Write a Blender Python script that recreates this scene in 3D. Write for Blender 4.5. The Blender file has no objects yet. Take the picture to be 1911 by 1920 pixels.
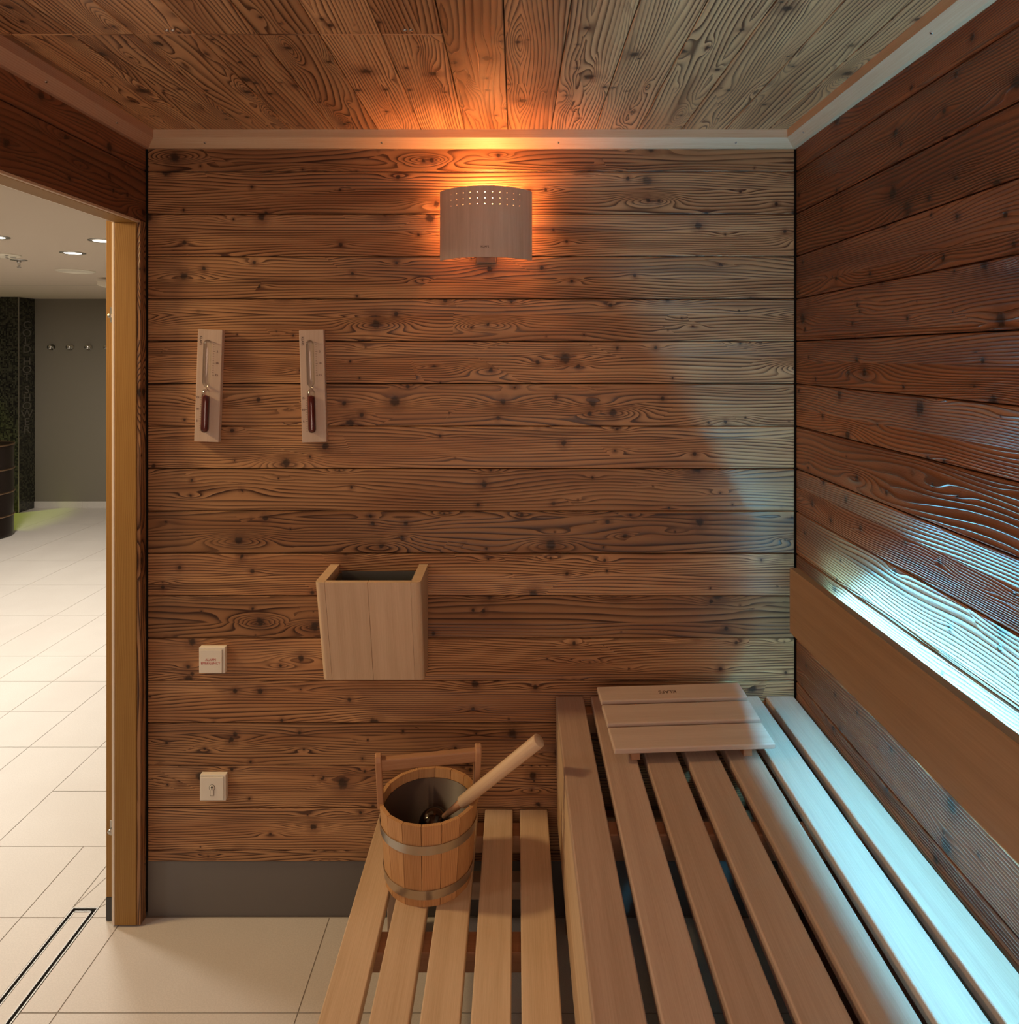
import bpy, bmesh, math, random
from mathutils import Vector, Matrix
random.seed(7)
R = math.radians
scene = bpy.context.scene
col = scene.collection

# ---------------------------------------------------------------- camera
F = 1330.0
CAMY, CAMZ = -2.068, 1.638
cam_d = bpy.data.cameras.new('camera')
cam = bpy.data.objects.new('camera', cam_d)
col.objects.link(cam)
cam.location = (0, CAMY, CAMZ)
cam.rotation_euler = (R(90), 0, 0)
cam_d.sensor_fit = 'HORIZONTAL'
cam_d.sensor_width = 36
cam_d.lens = F / 1911 * 36
cam_d.shift_x = (955.5 - 968) / 1911
cam_d.shift_y = -293 / 1911
cam_d.clip_start = 0.02
scene.camera = cam

# ---------------------------------------------------------------- exposure / world / large lights
scene.view_settings.view_transform = 'Standard'
scene.view_settings.look = 'None'
scene.view_settings.gamma = 1
scene.view_settings.use_curve_mapping = False
scene.view_settings.exposure = 0.0
w = bpy.data.worlds.new('world')
scene.world = w
w.use_nodes = True
w.node_tree.nodes['Background'].inputs[0].default_value = (1.0, 0.9, 0.8, 1)
w.node_tree.nodes['Background'].inputs[1].default_value = 0.05


def area(name, loc, rot, sx, sy, power, color, spread=180):
    d = bpy.data.lights.new(name, 'AREA')
    d.shape = 'RECTANGLE'
    d.size, d.size_y = sx, sy
    d.energy = power
    d.color = color
    d.spread = R(spread)
    o = bpy.data.objects.new(name, d)
    o.location = loc
    o.rotation_euler = rot
    col.objects.link(o)
    return o


# added warm fill behind the camera, no known fitting there
area('front_fill', (-0.05, -2.5, 1.35), (R(101), 0, 0), 1.3, 1.0, 15, (1.0, 0.68, 0.52))
# hall lighting: a row of ceiling fittings above and beside the doorway
HW = (1.0, 0.92, 0.80)
area('hall_light', (-2.9, 0.75, 2.2), (0, 0, 0), 0.3, 0.3, 32, HW)
area('hall_light', (-2.1, -0.30, 2.18), (0, R(-50), 0), 0.2, 0.2, 11, (1.0, 0.69, 0.34), 120)
area('hall_light', (-2.7, 2.0, 2.2), (0, 0, 0), 0.5, 0.5, 26, HW)
area('hall_light', (-4.0, 3.3, 2.2), (0, 0, 0), 0.25, 0.25, 30, HW)
area('hall_light', (-3.4, -1.5, 2.2), (0, 0, 0), 0.5, 0.5, 22, HW)


# ---------------------------------------------------------------- node helpers
class NT:
    def __init__(s, name):
        s.m = bpy.data.materials.new(name)
        s.m.use_nodes = True
        s.t = s.m.node_tree
        s.b = s.t.nodes['Principled BSDF']

    def n(s, typ, **kw):
        nd = s.t.nodes.new(typ)
        for k, v in kw.items():
            setattr(nd, k, v)
        return nd

    def put(s, sock, v):
        if isinstance(v, bpy.types.NodeSocket):
            s.t.links.new(v, sock)
        elif v is not None:
            try:
                sock.default_value = v
            except Exception:
                sock.default_value = tuple(v) + (1,)

    def math(s, op, a, b=None, c=None, clamp=False):
        nd = s.n('ShaderNodeMath', operation=op)
        nd.use_clamp = clamp
        s.put(nd.inputs[0], a)
        if b is not None:
            s.put(nd.inputs[1], b)
        if c is not None:
            s.put(nd.inputs[2], c)
        return nd.outputs[0]

    def comb(s, x, y, z=0.0):
        nd = s.n('ShaderNodeCombineXYZ')
        for i, v in enumerate((x, y, z)):
            s.put(nd.inputs[i], v)
        return nd.outputs[0]

    def sep(s, v):
        nd = s.n('ShaderNodeSeparateXYZ')
        s.put(nd.inputs[0], v)
        return nd.outputs

    def noise(s, vec, scale=1.0, detail=2.0, rough=0.5):
        nd = s.n('ShaderNodeTexNoise')
        s.put(nd.inputs['Vector'], vec)
        nd.inputs['Scale'].default_value = scale
        nd.inputs['Detail'].default_value = detail
        nd.inputs['Roughness'].default_value = rough
        return nd.outputs[0]

    def mix(s, f, a, b, mode='MIX'):
        nd = s.n('ShaderNodeMix', data_type='RGBA', blend_type=mode)
        s.put(nd.inputs[0], f)
        for i, v in ((6, a), (7, b)):
            if isinstance(v, tuple) and len(v) == 3:
                v = v + (1,)
            s.put(nd.inputs[i], v)
        return nd.outputs[2]

    def rng(s, v, a, b, c=0.0, d=1.0, smooth=True):
        nd = s.n('ShaderNodeMapRange')
        if smooth:
            nd.interpolation_type = 'SMOOTHSTEP'
        s.put(nd.inputs[0], v)
        for i, x in enumerate((a, b, c, d)):
            s.put(nd.inputs[i + 1], x)
        return nd.outputs[0]

    def uv(s, name='UVMap'):
        nd = s.n('ShaderNodeUVMap')
        nd.uv_map = name
        return nd.outputs[0]

    def bump(s, h, strength, dist):
        nd = s.n('ShaderNodeBump')
        nd.inputs['Strength'].default_value = strength
        nd.inputs['Distance'].default_value = dist
        s.put(nd.inputs['Height'], h)
        s.t.links.new(nd.outputs[0], s.b.inputs['Normal'])


def plain(name, color, rough=0.5, metal=0.0, emit=None, estr=0.0, spec=0.5):
    t = NT(name)
    t.b.inputs['Base Color'].default_value = tuple(color) + (1,)
    t.b.inputs['Roughness'].default_value = rough
    t.b.inputs['Metallic'].default_value = metal
    t.b.inputs['Specular IOR Level'].default_value = spec
    if emit:
        t.b.inputs['Emission Color'].default_value = tuple(emit) + (1,)
        t.b.inputs['Emission Strength'].default_value = estr
    return t.m


def old_wood(name, light, mid, dark, K=120.0, bump=0.5, bdist=0.0015, rough=0.5, lines=0.85, cov=0.72, lo=0.6, hi=1.15, knots=1.0, swirl=5.0, wob=.35, ampl=9.0):
    """weathered knotty softwood; uv in metres (u along the board), second map carries two numbers per board"""
    t = NT(name)
    u, v, _ = t.sep(t.uv())
    r1, r2, _ = t.sep(t.uv('pid'))
    U = t.math('MULTIPLY_ADD', r1, 40.0, u)
    V = t.math('MULTIPLY_ADD', r2, 40.0, v)
    # knots
    field = None
    core = None
    for (su, sv, wu, wv, amp, rad, sd) in ((2.6, 9.0, .085, .019, swirl, .015, 3.1), (4.5, 15.0, .04, .009, swirl * .35, .0065, 8.7)):
        vo = t.n('ShaderNodeTexVoronoi', voronoi_dimensions='3D')
        P = t.comb(t.math('MULTIPLY', U, su), t.math('MULTIPLY', V, sv), t.math('MULTIPLY', r1, 17.0 + sd))
        t.put(vo.inputs['Vector'], P)
        vo.inputs['Scale'].default_value = 1.0
        vo.inputs['Randomness'].default_value = 0.9
        px, py, _ = t.sep(P)
        qx, qy, _ = t.sep(vo.outputs['Position'])
        cr, cg, cb = t.sep(vo.outputs['Color'])
        du = t.math('DIVIDE', t.math('SUBTRACT', px, qx), su)
        dv = t.math('DIVIDE', t.math('SUBTRACT', py, qy), sv)
        on = t.rng(cr, 1 - cov, 1 - cov + .02)
        e = t.math('ADD', t.math('POWER', t.math('ABSOLUTE', t.math('DIVIDE', du, wu)), 2.0),
                   t.math('POWER', t.math('ABSOLUTE', t.math('DIVIDE', dv, wv)), 2.0))
        g = t.math('POWER', 2.718, t.math('MULTIPLY', e, -1.0))
        g2 = t.math('MULTIPLY', t.math('MULTIPLY', g, on), t.math('MULTIPLY', t.math('SUBTRACT', cg, 0.35), amp * 1.8))
        field = g2 if field is None else t.math('ADD', field, g2)
        wbl = t.noise(t.comb(t.math('MULTIPLY', U, 90.0), t.math('MULTIPLY', V, 90.0)), 1.0, 2.0)
        dist = t.math('SQRT', t.math('ADD', t.math('POWER', t.math('ABSOLUTE', du), 2.0), t.math('POWER', t.math('ABSOLUTE', dv), 2.0)))
        dist = t.math('ADD', dist, t.math('MULTIPLY', t.math('SUBTRACT', wbl, .5), rad * 1.0))
        rr = t.math('MULTIPLY_ADD', cb, rad, rad * .25)
        k = t.math('MULTIPLY', t.rng(t.math('DIVIDE', dist, rr), 1.15, 0.45), on)
        hl = t.math('MULTIPLY', t.rng(t.math('DIVIDE', dist, rr), 3.2, 0.8), on)
        halo = hl if core is None else t.math('MAXIMUM', halo, hl)
        core = k if core is None else t.math('MAXIMUM', core, k)
    big = t.noise(t.comb(t.math('MULTIPLY', U, 1.3), t.math('MULTIPLY', V, 7.0), t.math('MULTIPLY', r2, 9.0)), 1.0, 1.0)
    sm = t.noise(t.comb(t.math('MULTIPLY', U, 4.0), t.math('MULTIPLY', V, 45.0)), 1.0, 2.0)
    ramp = t.math('ABSOLUTE', t.math('ADD', v, t.math('MULTIPLY', t.math('SUBTRACT', r1, .5), .12)))
    Fd = t.math('MULTIPLY_ADD', ramp, t.math('MULTIPLY_ADD', r2, K * .7, K * .65), t.math('MULTIPLY', big, ampl))
    Fd = t.math('ADD', Fd, t.math('MULTIPLY', sm, wob))
    Fd = t.math('ADD', Fd, field)
    fr = t.math('FRACT', Fd)
    # early wood rises slowly to the dark late wood, then drops
    late = t.math('MULTIPLY', t.math('POWER', fr, 3.0), t.rng(fr, 1.0, 0.88))
    late = t.math('MULTIPLY', late, 2.0, clamp=True)
    stm = t.noise(t.comb(t.math('MULTIPLY', U, 2.0), t.math('MULTIPLY', V, 26.0), 3.3), 1.0, 2.0)
    late_s = t.math('MULTIPLY', late, t.rng(stm, .25, .6, .45, 1.0))
    fib = t.noise(t.comb(t.math('MULTIPLY', U, 14.0), t.math('MULTIPLY', V, 700.0)), 1.0, 2.0)
    blotch = t.noise(t.comb(t.math('MULTIPLY', U, 2.2), t.math('MULTIPLY', V, 16.0), 7.7), 1.0, 3.0)
    c = t.mix(t.rng(blotch, .35, .7), light, mid)
    c = t.mix(t.math('MULTIPLY', t.rng(fib, .35, .7), .28), c, mid)
    c = t.mix(t.math('MULTIPLY', late_s, lines), c, dark)
    streak = t.rng(t.noise(t.comb(t.math('MULTIPLY', U, 1.1), t.math('MULTIPLY', V, 18.0), 21.0), 1.0, 2.0), .62, .74)
    c = t.mix(t.math('MULTIPLY', streak, .55), c, dark)
    c = t.mix(t.math('MULTIPLY', halo, .5), c, (dark[0] * 1.9, dark[1] * 1.9, dark[2] * 1.9))
    c = t.mix(t.math('MULTIPLY', core, .88 * knots), c, (dark[0] * .42, dark[1] * .5, dark[2] * .6))
    tone = t.rng(r2, 0, 1, lo, hi, smooth=False)
    c = t.mix(1.0, c, t.comb(tone, t.math('POWER', tone, 1.08), t.math('POWER', tone, 1.15)), 'MULTIPLY')
    t.put(t.b.inputs['Base Color'], c)
    t.put(t.b.inputs['Roughness'], t.math('MULTIPLY_ADD', late_s, -.12, rough))
    t.b.inputs['Specular IOR Level'].default_value = 0.4
    h = t.math('ADD', t.math('MULTIPLY', late, 1.0), t.math('MULTIPLY', fib, .18))
    h = t.math('SUBTRACT', h, t.math('MULTIPLY', core, .5))
    t.bump(h, bump, bdist)
    return t.m


def smooth_wood(name, light, dark, rough=0.5, fine=420.0, lo=.9, hi=1.06, rings=0.0, redshift=0.0):
    t = NT(name)
    u, v, _ = t.sep(t.uv())
    r1, r2, _ = t.sep(t.uv('pid'))
    U = t.math('MULTIPLY_ADD', r1, 40.0, u)
    V = t.math('MULTIPLY_ADD', r2, 40.0, v)
    a = t.noise(t.comb(t.math('MULTIPLY', U, 9.0), t.math('MULTIPLY', V, fine)), 1.0, 3.0)
    b = t.noise(t.comb(t.math('MULTIPLY', U, 1.0), t.math('MULTIPLY', V, 34.0), 4.0), 1.0, 2.0)
    d = t.noise(t.comb(t.math('MULTIPLY', U, 60.0), t.math('MULTIPLY', V, 900.0), 4.0), 1.0, 1.0)
    f = t.math('ADD', t.math('MULTIPLY', t.rng(a, .3, .7), .40), t.math('MULTIPLY', t.rng(b, .35, .68), .45))
    f = t.math('ADD', f, t.math('MULTIPLY', t.rng(d, .5, .75), .15))
    if rings:
        big = t.noise(t.comb(t.math('MULTIPLY', U, 1.6), t.math('MULTIPLY', V, 9.0), r1), 1.0, 1.0)
        fr = t.math('FRACT', t.math('MULTIPLY_ADD', v, rings, t.math('MULTIPLY', big, 10.0)))
        f = t.math('MULTIPLY_ADD', t.math('MULTIPLY', t.math('POWER', fr, 3.0), t.rng(fr, 1, .9)), .9, t.math('MULTIPLY', f, .45))
    c = t.mix(t.math('MULTIPLY', f, 1.0, clamp=True), light, dark)
    tone = t.rng(r2, 0, 1, lo, hi, smooth=False)
    c = t.mix(1.0, c, t.comb(tone, t.math('POWER', tone, 1.0 + redshift), t.math('POWER', tone, 1.0 + 2 * redshift)), 'MULTIPLY')
    t.put(t.b.inputs['Base Color'], c)
    t.b.inputs['Roughness'].default_value = rough
    t.b.inputs['Specular IOR Level'].default_value = 0.35
    t.bump(a, .12, .0006)
    return t.m


def tile_mat():
    t = NT('beige_stoneware')
    tc = t.n('ShaderNodeTexCoord').outputs['Object']
    a = t.noise(tc, 260.0, 2.0)
    b = t.noise(tc, 3.0, 3.0)
    c = t.mix(t.rng(a, .35, .65), (.60, .56, .515), (.66, .615, .565))
    c = t.mix(t.math('MULTIPLY', t.rng(b, .3, .7), .35), c, (.55, .50, .455))
    t.put(t.b.inputs['Base Color'], c)
    t.b.inputs['Roughness'].default_value = .42
    t.b.inputs['Specular IOR Level'].default_value = .35
    t.bump(a, .1, .0004)
    return t.m


def mosaic_mat():
    t = NT('dark_glass_mosaic')
    tc = t.n('ShaderNodeTexCoord').outputs['Object']
    x, y, z = t.sep(tc)
    q = t.comb(t.math('ADD', x, y), z, 0.0)
    br = t.n('ShaderNodeTexVoronoi', voronoi_dimensions='2D', distance='CHEBYCHEV')
    t.put(br.inputs['Vector'], q)
    br.inputs['Scale'].default_value = 62.0
    br.inputs['Randomness'].default_value = 0.0
    r, g, b = t.sep(br.outputs['Color'])
    c = t.mix(t.rng(r, .1, .95), (.006, .006, .006), (.055, .055, .035))
    c = t.mix(t.rng(br.outputs['Distance'], .42, .46), c, (.03, .027, .02))
    t.put(t.b.inputs['Base Color'], c)
    t.b.inputs['Roughness'].default_value = .2
    return t.m


M = {}
M['wall_wood'] = old_wood('old_spruce_wall', (.50, .272, .130), (.35, .165, .073), (.058, .021, .010), K=104, bump=.5, lines=.98, ampl=9.5, swirl=6.0, wob=.25)
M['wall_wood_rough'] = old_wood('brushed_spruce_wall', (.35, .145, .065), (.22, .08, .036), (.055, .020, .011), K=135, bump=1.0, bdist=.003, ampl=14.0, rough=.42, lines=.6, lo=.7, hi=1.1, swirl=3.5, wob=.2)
M['ceiling_wood'] = old_wood('old_spruce_ceiling', (.64, .375, .19), (.47, .24, .115), (.075, .030, .015), K=104, bump=.5, lines=.95, lo=.7, hi=1.15, ampl=9.0, swirl=6.0, wob=.25)
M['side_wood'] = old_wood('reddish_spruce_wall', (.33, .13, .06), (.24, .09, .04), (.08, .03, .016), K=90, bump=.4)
M['bench'] = smooth_wood('rosy_bench_wood', (.53, .385, .305), (.41, .285, .215), lo=.90, hi=1.05, redshift=.3)
M['bench_low'] = smooth_wood('pale_bench_wood', (.64, .475, .32), (.50, .35, .215), lo=.86, hi=1.05, redshift=.4)
M['headrest'] = smooth_wood('rosy_headrest_wood', (.58, .455, .375), (.48, .36, .285), lo=.97, hi=1.03)
M['pale'] = smooth_wood('pale_lime_wood', (.68, .51, .35), (.56, .395, .255), lo=.97, hi=1.03)
M['shade'] = smooth_wood('maple_veneer', (.63, .50, .42), (.50, .38, .30), fine=180, lo=1, hi=1)
M['backrest'] = smooth_wood('brown_backrest_wood', (.30, .185, .11), (.23, .135, .075), fine=260)
M['rail'] = smooth_wood('reddish_rail_wood', (.42, .22, .12), (.30, .14, .07))
M['frame'] = smooth_wood('orange_pine', (.37, .205, .055), (.25, .12, .026), fine=380, lo=1, hi=1, rings=180)
M['trim'] = smooth_wood('trim_wood', (.62, .47, .33), (.52, .34, .21), lo=.95, hi=1.03)
M['trim_red'] = smooth_wood('reddish_trim_wood', (.52, .34, .235), (.38, .19, .12), rings=260, lo=1, hi=1)
M['bucket'] = smooth_wood('larch_staves', (.60, .35, .165), (.36, .16, .055), rings=240, lo=.85, hi=1.1)
M['handle'] = smooth_wood('beech_handle', (.48, .27, .15), (.36, .18, .09))
M['tile'] = tile_mat()
M['grout'] = plain('grey_grout', (.30, .27, .235), .9)
M['black'] = plain('black_gap', (.012, .010, .009), .9)
M['grey_panel'] = plain('grey_skirting_metal', (.155, .145, .14), .45)
M['steel'] = plain('brushed_steel', (.55, .53, .50), .34, 1.0)
M['dull_steel'] = plain('dull_drain_steel', (.36, .35, .33), .5, 1.0)
M['chrome'] = plain('chrome', (.8, .8, .8), .12, 1.0)
M['plastic'] = plain('white_plastic', (.80, .76, .68), .35)
M['plastic_shadow'] = plain('plastic_joint_shade', (.42, .39, .34), .5)  # darkened copy of the plastic, shadow of the joint put into its colour
M['red_print'] = plain('red_print', (.45, .02, .02), .6)
M['dark_print'] = plain('dark_print', (.06, .03, .02), .6)
M['seal'] = plain('pale_rubber_seal', (.84, .75, .66), .5)
M['dark_grey'] = plain('dark_grey_rubber', (.05, .048, .045), .6)
M['plaster'] = plain('hall_plaster', (.21, .185, .145), .85)
M['hall_ceiling'] = plain('hall_ceiling_paint', (.62, .52, .42), .9)
M['white'] = plain('white_paint', (.80, .74, .62), .5)
M['mosaic'] = mosaic_mat()
M['drum'] = plain('black_lacquered_steel', (.018, .010, .007), .3, 0.3)
M['brass'] = plain('worn_copper_edge', (.45, .30, .20), .35, 1.0)
M['sand'] = plain('red_sand', (.17, .016, .010), .7)
M['liner'] = plain('grey_plastic_liner', (.07, .047, .038), .5)
M['zinc'] = plain('zinc_liner', (.20, .205, .20), .35, .6)
M['ladle_steel'] = plain('dark_polished_steel', (.10, .085, .075), .12, 1.0)
M['lampglow'] = plain('glowing_lamp_disc', (1, 1, 1), .5, 0, (1.0, .93, .82), 14)
M['bulb'] = plain('glowing_bulb', (1, 1, 1), .5, 0, (1.0, .36, .11), 200)
M['holder'] = plain('brown_ceramic', (.16, .12, .10), .6)
M['led'] = plain('glowing_led_tube', (1, 1, 1), .5, 0, (.16, .66, 1.0), 145)


def glass_mat():
    t = NT('clear_glass')
    tr = t.n('ShaderNodeBsdfTransparent')
    tr.inputs[0].default_value = (.93, .93, .92, 1)
    gl = t.n('ShaderNodeBsdfGlossy')
    gl.inputs['Roughness'].default_value = .06
    fz = t.n('ShaderNodeFresnel')
    fz.inputs[0].default_value = 1.5
    mx = t.n('ShaderNodeMixShader')
    t.put(mx.inputs[0], t.math('MULTIPLY_ADD', fz.outputs[0], .9, .03))
    t.put(mx.inputs[1], tr.outputs[0])
    t.put(mx.inputs[2], gl.outputs[0])
    t.put(t.t.nodes['Material Output'].inputs[0], mx.outputs[0])
    return t.m


M['glass'] = glass_mat()


# ---------------------------------------------------------------- mesh helpers
class MB:
    """collects solids into one mesh; uv in metres plus two random numbers per solid"""

    def __init__(s):
        s.bm = bmesh.new()
        s.uv = s.bm.loops.layers.uv.new('UVMap')
        s.pid = s.bm.loops.layers.uv.new('pid')

    def tag(s, faces, mat=0, long=0, rnd=None, smooth=False, org=(0, 0, 0)):
        rnd = rnd or (random.random(), random.random())
        for f in faces:
            f.normal_update()
            n = f.normal
            ax = max(range(3), key=lambda i: abs(n[i]))
            oth = [i for i in range(3) if i != ax]
            if ax == long:
                a, b, sc = oth[0], oth[1], .15
            else:
                a = long
                b = [i for i in oth if i != long][0]
                sc = 1.0
            for l in f.loops:
                c = l.vert.co
                l[s.uv].uv = ((c[a] - org[a]) * sc, c[b] - org[b])
                l[s.pid].uv = rnd
            f.material_index = mat
            f.smooth = smooth

    def merge(s, tmp, mtx=None):
        if mtx is not None:
            tmp.transform(mtx)
        tuv, tp = tmp.loops.layers.uv['UVMap'], tmp.loops.layers.uv['pid']
        vm = {v: s.bm.verts.new(v.co) for v in tmp.verts}
        for f in tmp.faces:
            nf = s.bm.faces.new([vm[v] for v in f.verts])
            nf.material_index = f.material_index
            nf.smooth = f.smooth
            for a, b in zip(nf.loops, f.loops):
                a[s.uv].uv = b[tuv].uv
                a[s.pid].uv = b[tp].uv
        tmp.free()

    def box(s, x0, x1, y0, y1, z0, z1, long=0, bev=0.0, seg=1, mat=0, mtx=None, rnd=None, edges=None):
        t = MB()
        bmesh.ops.create_cube(t.bm, size=1)
        for v in t.bm.verts:
            v.co = Vector(((x0 + x1) / 2 + v.co.x * (x1 - x0), (y0 + y1) / 2 + v.co.y * (y1 - y0), (z0 + z1) / 2 + v.co.z * (z1 - z0)))
        if bev:
            es = [e for e in t.bm.edges if edges is None or edges(e)]
            bmesh.ops.bevel(t.bm, geom=es, offset=bev, segments=seg, profile=.5, affect='EDGES')
        t.tag(t.bm.faces, mat, long, rnd, False, ((x0 + x1) / 2, (y0 + y1) / 2, (z0 + z1) / 2))
        if seg > 1:
            for f in t.bm.faces:
                f.smooth = False
        s.merge(t.bm, mtx)
        return s

    def poly(s, pts, x0, x1, plane='yz', long=2, bev=0.0, seg=2, mat=0, mtx=None, rnd=None, edges=None):
        """prism: polygon in a plane extruded along the remaining axis from x0 to x1"""
        t = MB()

        def P(a, b, c):
            return {'yz': (c, a, b), 'xz': (a, c, b), 'xy': (a, b, c)}[plane]
        v0 = [t.bm.verts.new(P(a, b, x0)) for a, b in pts]
        v1 = [t.bm.verts.new(P(a, b, x1)) for a, b in pts]
        n = len(pts)
        t.bm.faces.new(v0)
        t.bm.faces.new(v1[::-1])
        for i in range(n):
            t.bm.faces.new((v0[i], v1[i], v1[(i + 1) % n], v0[(i + 1) % n]))
        bmesh.ops.recalc_face_normals(t.bm, faces=t.bm.faces)
        if bev:
            es = [e for e in t.bm.edges if edges is None or edges(e)]
            bmesh.ops.bevel(t.bm, geom=es, offset=bev, segments=seg, profile=.5, affect='EDGES')
        c = [sum(v.co[i] for v in t.bm.verts) / len(t.bm.verts) for i in range(3)]
        t.tag(t.bm.faces, mat, long, rnd, False, c)
        s.merge(t.bm, mtx)
        return s

    def lathe(s, prof, n=32, mat=0, mtx=None, smooth=True, a0=0.0, a1=2 * math.pi, close=False):
        """profile of (radius, z) turned about z"""
        t = MB()
        full = abs(a1 - a0 - 2 * math.pi) < 1e-6
        cnt = n if full else n + 1
        rings = []
        for r, z in prof:
            if r < 1e-6:
                rings.append([t.bm.verts.new((0, 0, z))])
            else:
                rings.append([t.bm.verts.new((r * math.cos(a0 + (a1 - a0) * i / n), r * math.sin(a0 + (a1 - a0) * i / n), z)) for i in range(cnt)])
        for A, B in zip(rings, rings[1:]):
            for i in range(n):
                j = (i + 1) % cnt
                if len(A) == 1 and len(B) == 1:
                    continue
                if len(A) == 1:
                    t.bm.faces.new((A[0], B[i], B[j]))
                elif len(B) == 1:
                    t.bm.faces.new((A[i], B[0], A[j]))
                else:
                    t.bm.faces.new((A[i], B[i], B[j], A[j]))
        bmesh.ops.recalc_face_normals(t.bm, faces=t.bm.faces)
        rnd = (random.random(), random.random())
        for f in t.bm.faces:
            f.smooth = smooth
            f.material_index = mat
            for l in f.loops:
                c = l.vert.co
                l[t.uv].uv = (c.z, math.atan2(c.y, c.x) * .03)
                l[t.pid].uv = rnd
        s.merge(t.bm, mtx)
        return s

    def cyl(s, p0, p1, r, n=16, mat=0, r1=None, smooth=True, cap=.15):
        p0, p1 = Vector(p0), Vector(p1)
        L = (p1 - p0).length
        r1 = r if r1 is None else r1
        q = Vector((0, 0, 1)).rotation_difference((p1 - p0).normalized()).to_matrix().to_4x4()
        c0, c1 = r * cap, r1 * cap
        s.lathe([(0, 0), (r - c0, 0), (r, c0), (r1, L - c1), (r1 - c1, L), (0, L)], n, mat, Matrix.Translation(p0) @ q, smooth)
        return s

    def build(s, name, mats, parent=None, kind=None, smooth_angle=None):
        me = bpy.data.meshes.new(name)
        s.bm.normal_update()
        s.bm.to_mesh(me)
        s.bm.free()
        for m in (mats if isinstance(mats, (list, tuple)) else [mats]):
            me.materials.append(M[m])
        o = bpy.data.objects.new(name, me)
        col.objects.link(o)
        if parent is not None:
            o.parent = parent
        if kind:
            o['kind'] = kind
        return o


def thing(name, label, cat, loc=(0, 0, 0), group=None, rot=(0, 0, 0)):
    o = bpy.data.objects.new(name, None)
    o.empty_display_size = .05
    col.objects.link(o)
    o.location = loc
    o.rotation_euler = rot
    return tag(o, label, cat, group)


def tag(o, label, cat, group=None):
    o['label'] = label
    o['category'] = cat
    if group:
        o['group'] = group
    return o


def rehome(parent):
    """children were modelled in world space: keep them there"""
    mi = (Matrix.Translation(parent.location) @ parent.rotation_euler.to_matrix().to_4x4()).inverted()

    def walk(p):
        for c in p.children:
            if c.type == 'MESH':
                c.data.transform(mi)
            walk(c)
    walk(parent)


def text(name, body, size, mtx, mat, parent, bend=None, depth=.0002, align='CENTER', sx=1.0):
    cu = bpy.data.curves.new(name, 'FONT')
    cu.body = body
    cu.size = size
    cu.extrude = depth
    cu.align_x = align
    cu.align_y = 'CENTER'
    cu.resolution_u = 3
    tmp = bpy.data.objects.new(name + '_tmp', cu)
    col.objects.link(tmp)
    bpy.context.view_layer.update()
    me = bpy.data.meshes.new_from_object(tmp.evaluated_get(bpy.context.evaluated_depsgraph_get()))
    bpy.data.objects.remove(tmp)
    me.transform(Matrix.Scale(sx, 4, (1, 0, 0)))
    if bend:
        for v in me.vertices:
            v.co = bend(v.co)
    me.transform(mtx)
    me.materials.clear()
    me.materials.append(M[mat])
    me.name = name
    o = bpy.data.objects.new(name, me)
    col.objects.link(o)
    o.parent = parent
    return o


FACE = Matrix.Rotation(R(90), 4, 'X')     # text lying in xy -> standing, facing -y


def T(x, y, z):
    return Matrix.Translation((x, y, z))


def disc(s, c, r, h, n=20, mat=0, axis='z'):
    c = Vector(c)
    d = {'z': Vector((0, 0, h)), 'y': Vector((0, h, 0)), 'x': Vector((h, 0, 0))}[axis]
    s.cyl(c, c + d, r, n, mat, cap=.0 if r > .01 else .1)


# ================================================================= STRUCTURE
XL, XR = -1.078, .815
ZC = 2.285
PITCH = .12365
Z0 = 2.1745
FRONT = -2.65

# --- floor: individual stoneware tiles on a grout bed
f = MB()
for b_ in ((-8.05, -1.316, FRONT - .1, 5.65), (-1.238, .87, FRONT - .1, 5.65), (-1.316, -1.238, .037, 5.65)):
    f.box(*b_, -.05, -.0012, mat=1)
G = .0016


def tile(x0, x1, y0, y1):
    # thin slab; the drain channel is left free
    if x1 - x0 < .01 or y1 - y0 < .01:
        return
    f.box(x0 + G, x1 - G, y0 + G, y1 - G, -.008, 0, mat=0)


DX0, DX1, DYE = -1.316, -1.238, .037
ys = [-.3 * k for k in range(0, 10)]
for a, b in zip(ys[1:], ys):
    tile(-.544 + .6, .87, a, b)
    tile(-.544, -.544 + .6, a, b)
    tile(-1.144, -.544, a, b)
    tile(DX1, -1.144, a, b)
    tile(-1.444, DX0, a, b)
    for k in range(11):
        tile(-1.444 - .6 * (k + 1), -1.444 - .6 * k, a, b)
tile(-1.444, DX0, 0, .3)
tile(DX0, DX1, DYE, .3)
tile(DX1, -1.144, 0, .3)
for k in range(11):
    tile(-1.444 - .6 * (k + 1), -1.444 - .6 * k, 0, .3)
XS = [-1.144, -1.744, -2.04, -2.33, -2.62, -2.91, -3.49, -4.09, -4.69, -5.29, -5.89, -6.49, -7.09, -7.69, -8.05]
far = [3.0, 3.6, 4.2, 4.8, 5.4, 5.65]
for i in range(len(XS) - 1):
    if i == 0:
        yy = [.3, .6, .9, 1.5, 1.8, 2.1, 2.4] + far
    elif i == 1:
        yy = [.3, .9, 1.5, 1.8, 2.1, 2.4] + far
    elif i <= 4:
        yy = [.3, .9, 1.2, 1.5, 1.8, 2.4] + far
    else:
        yy = [.3, .9, 1.5, 1.8, 2.4] + far
    for a, b in zip(yy, yy[1:]):
        tile(XS[i + 1], XS[i], a, b)
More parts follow.
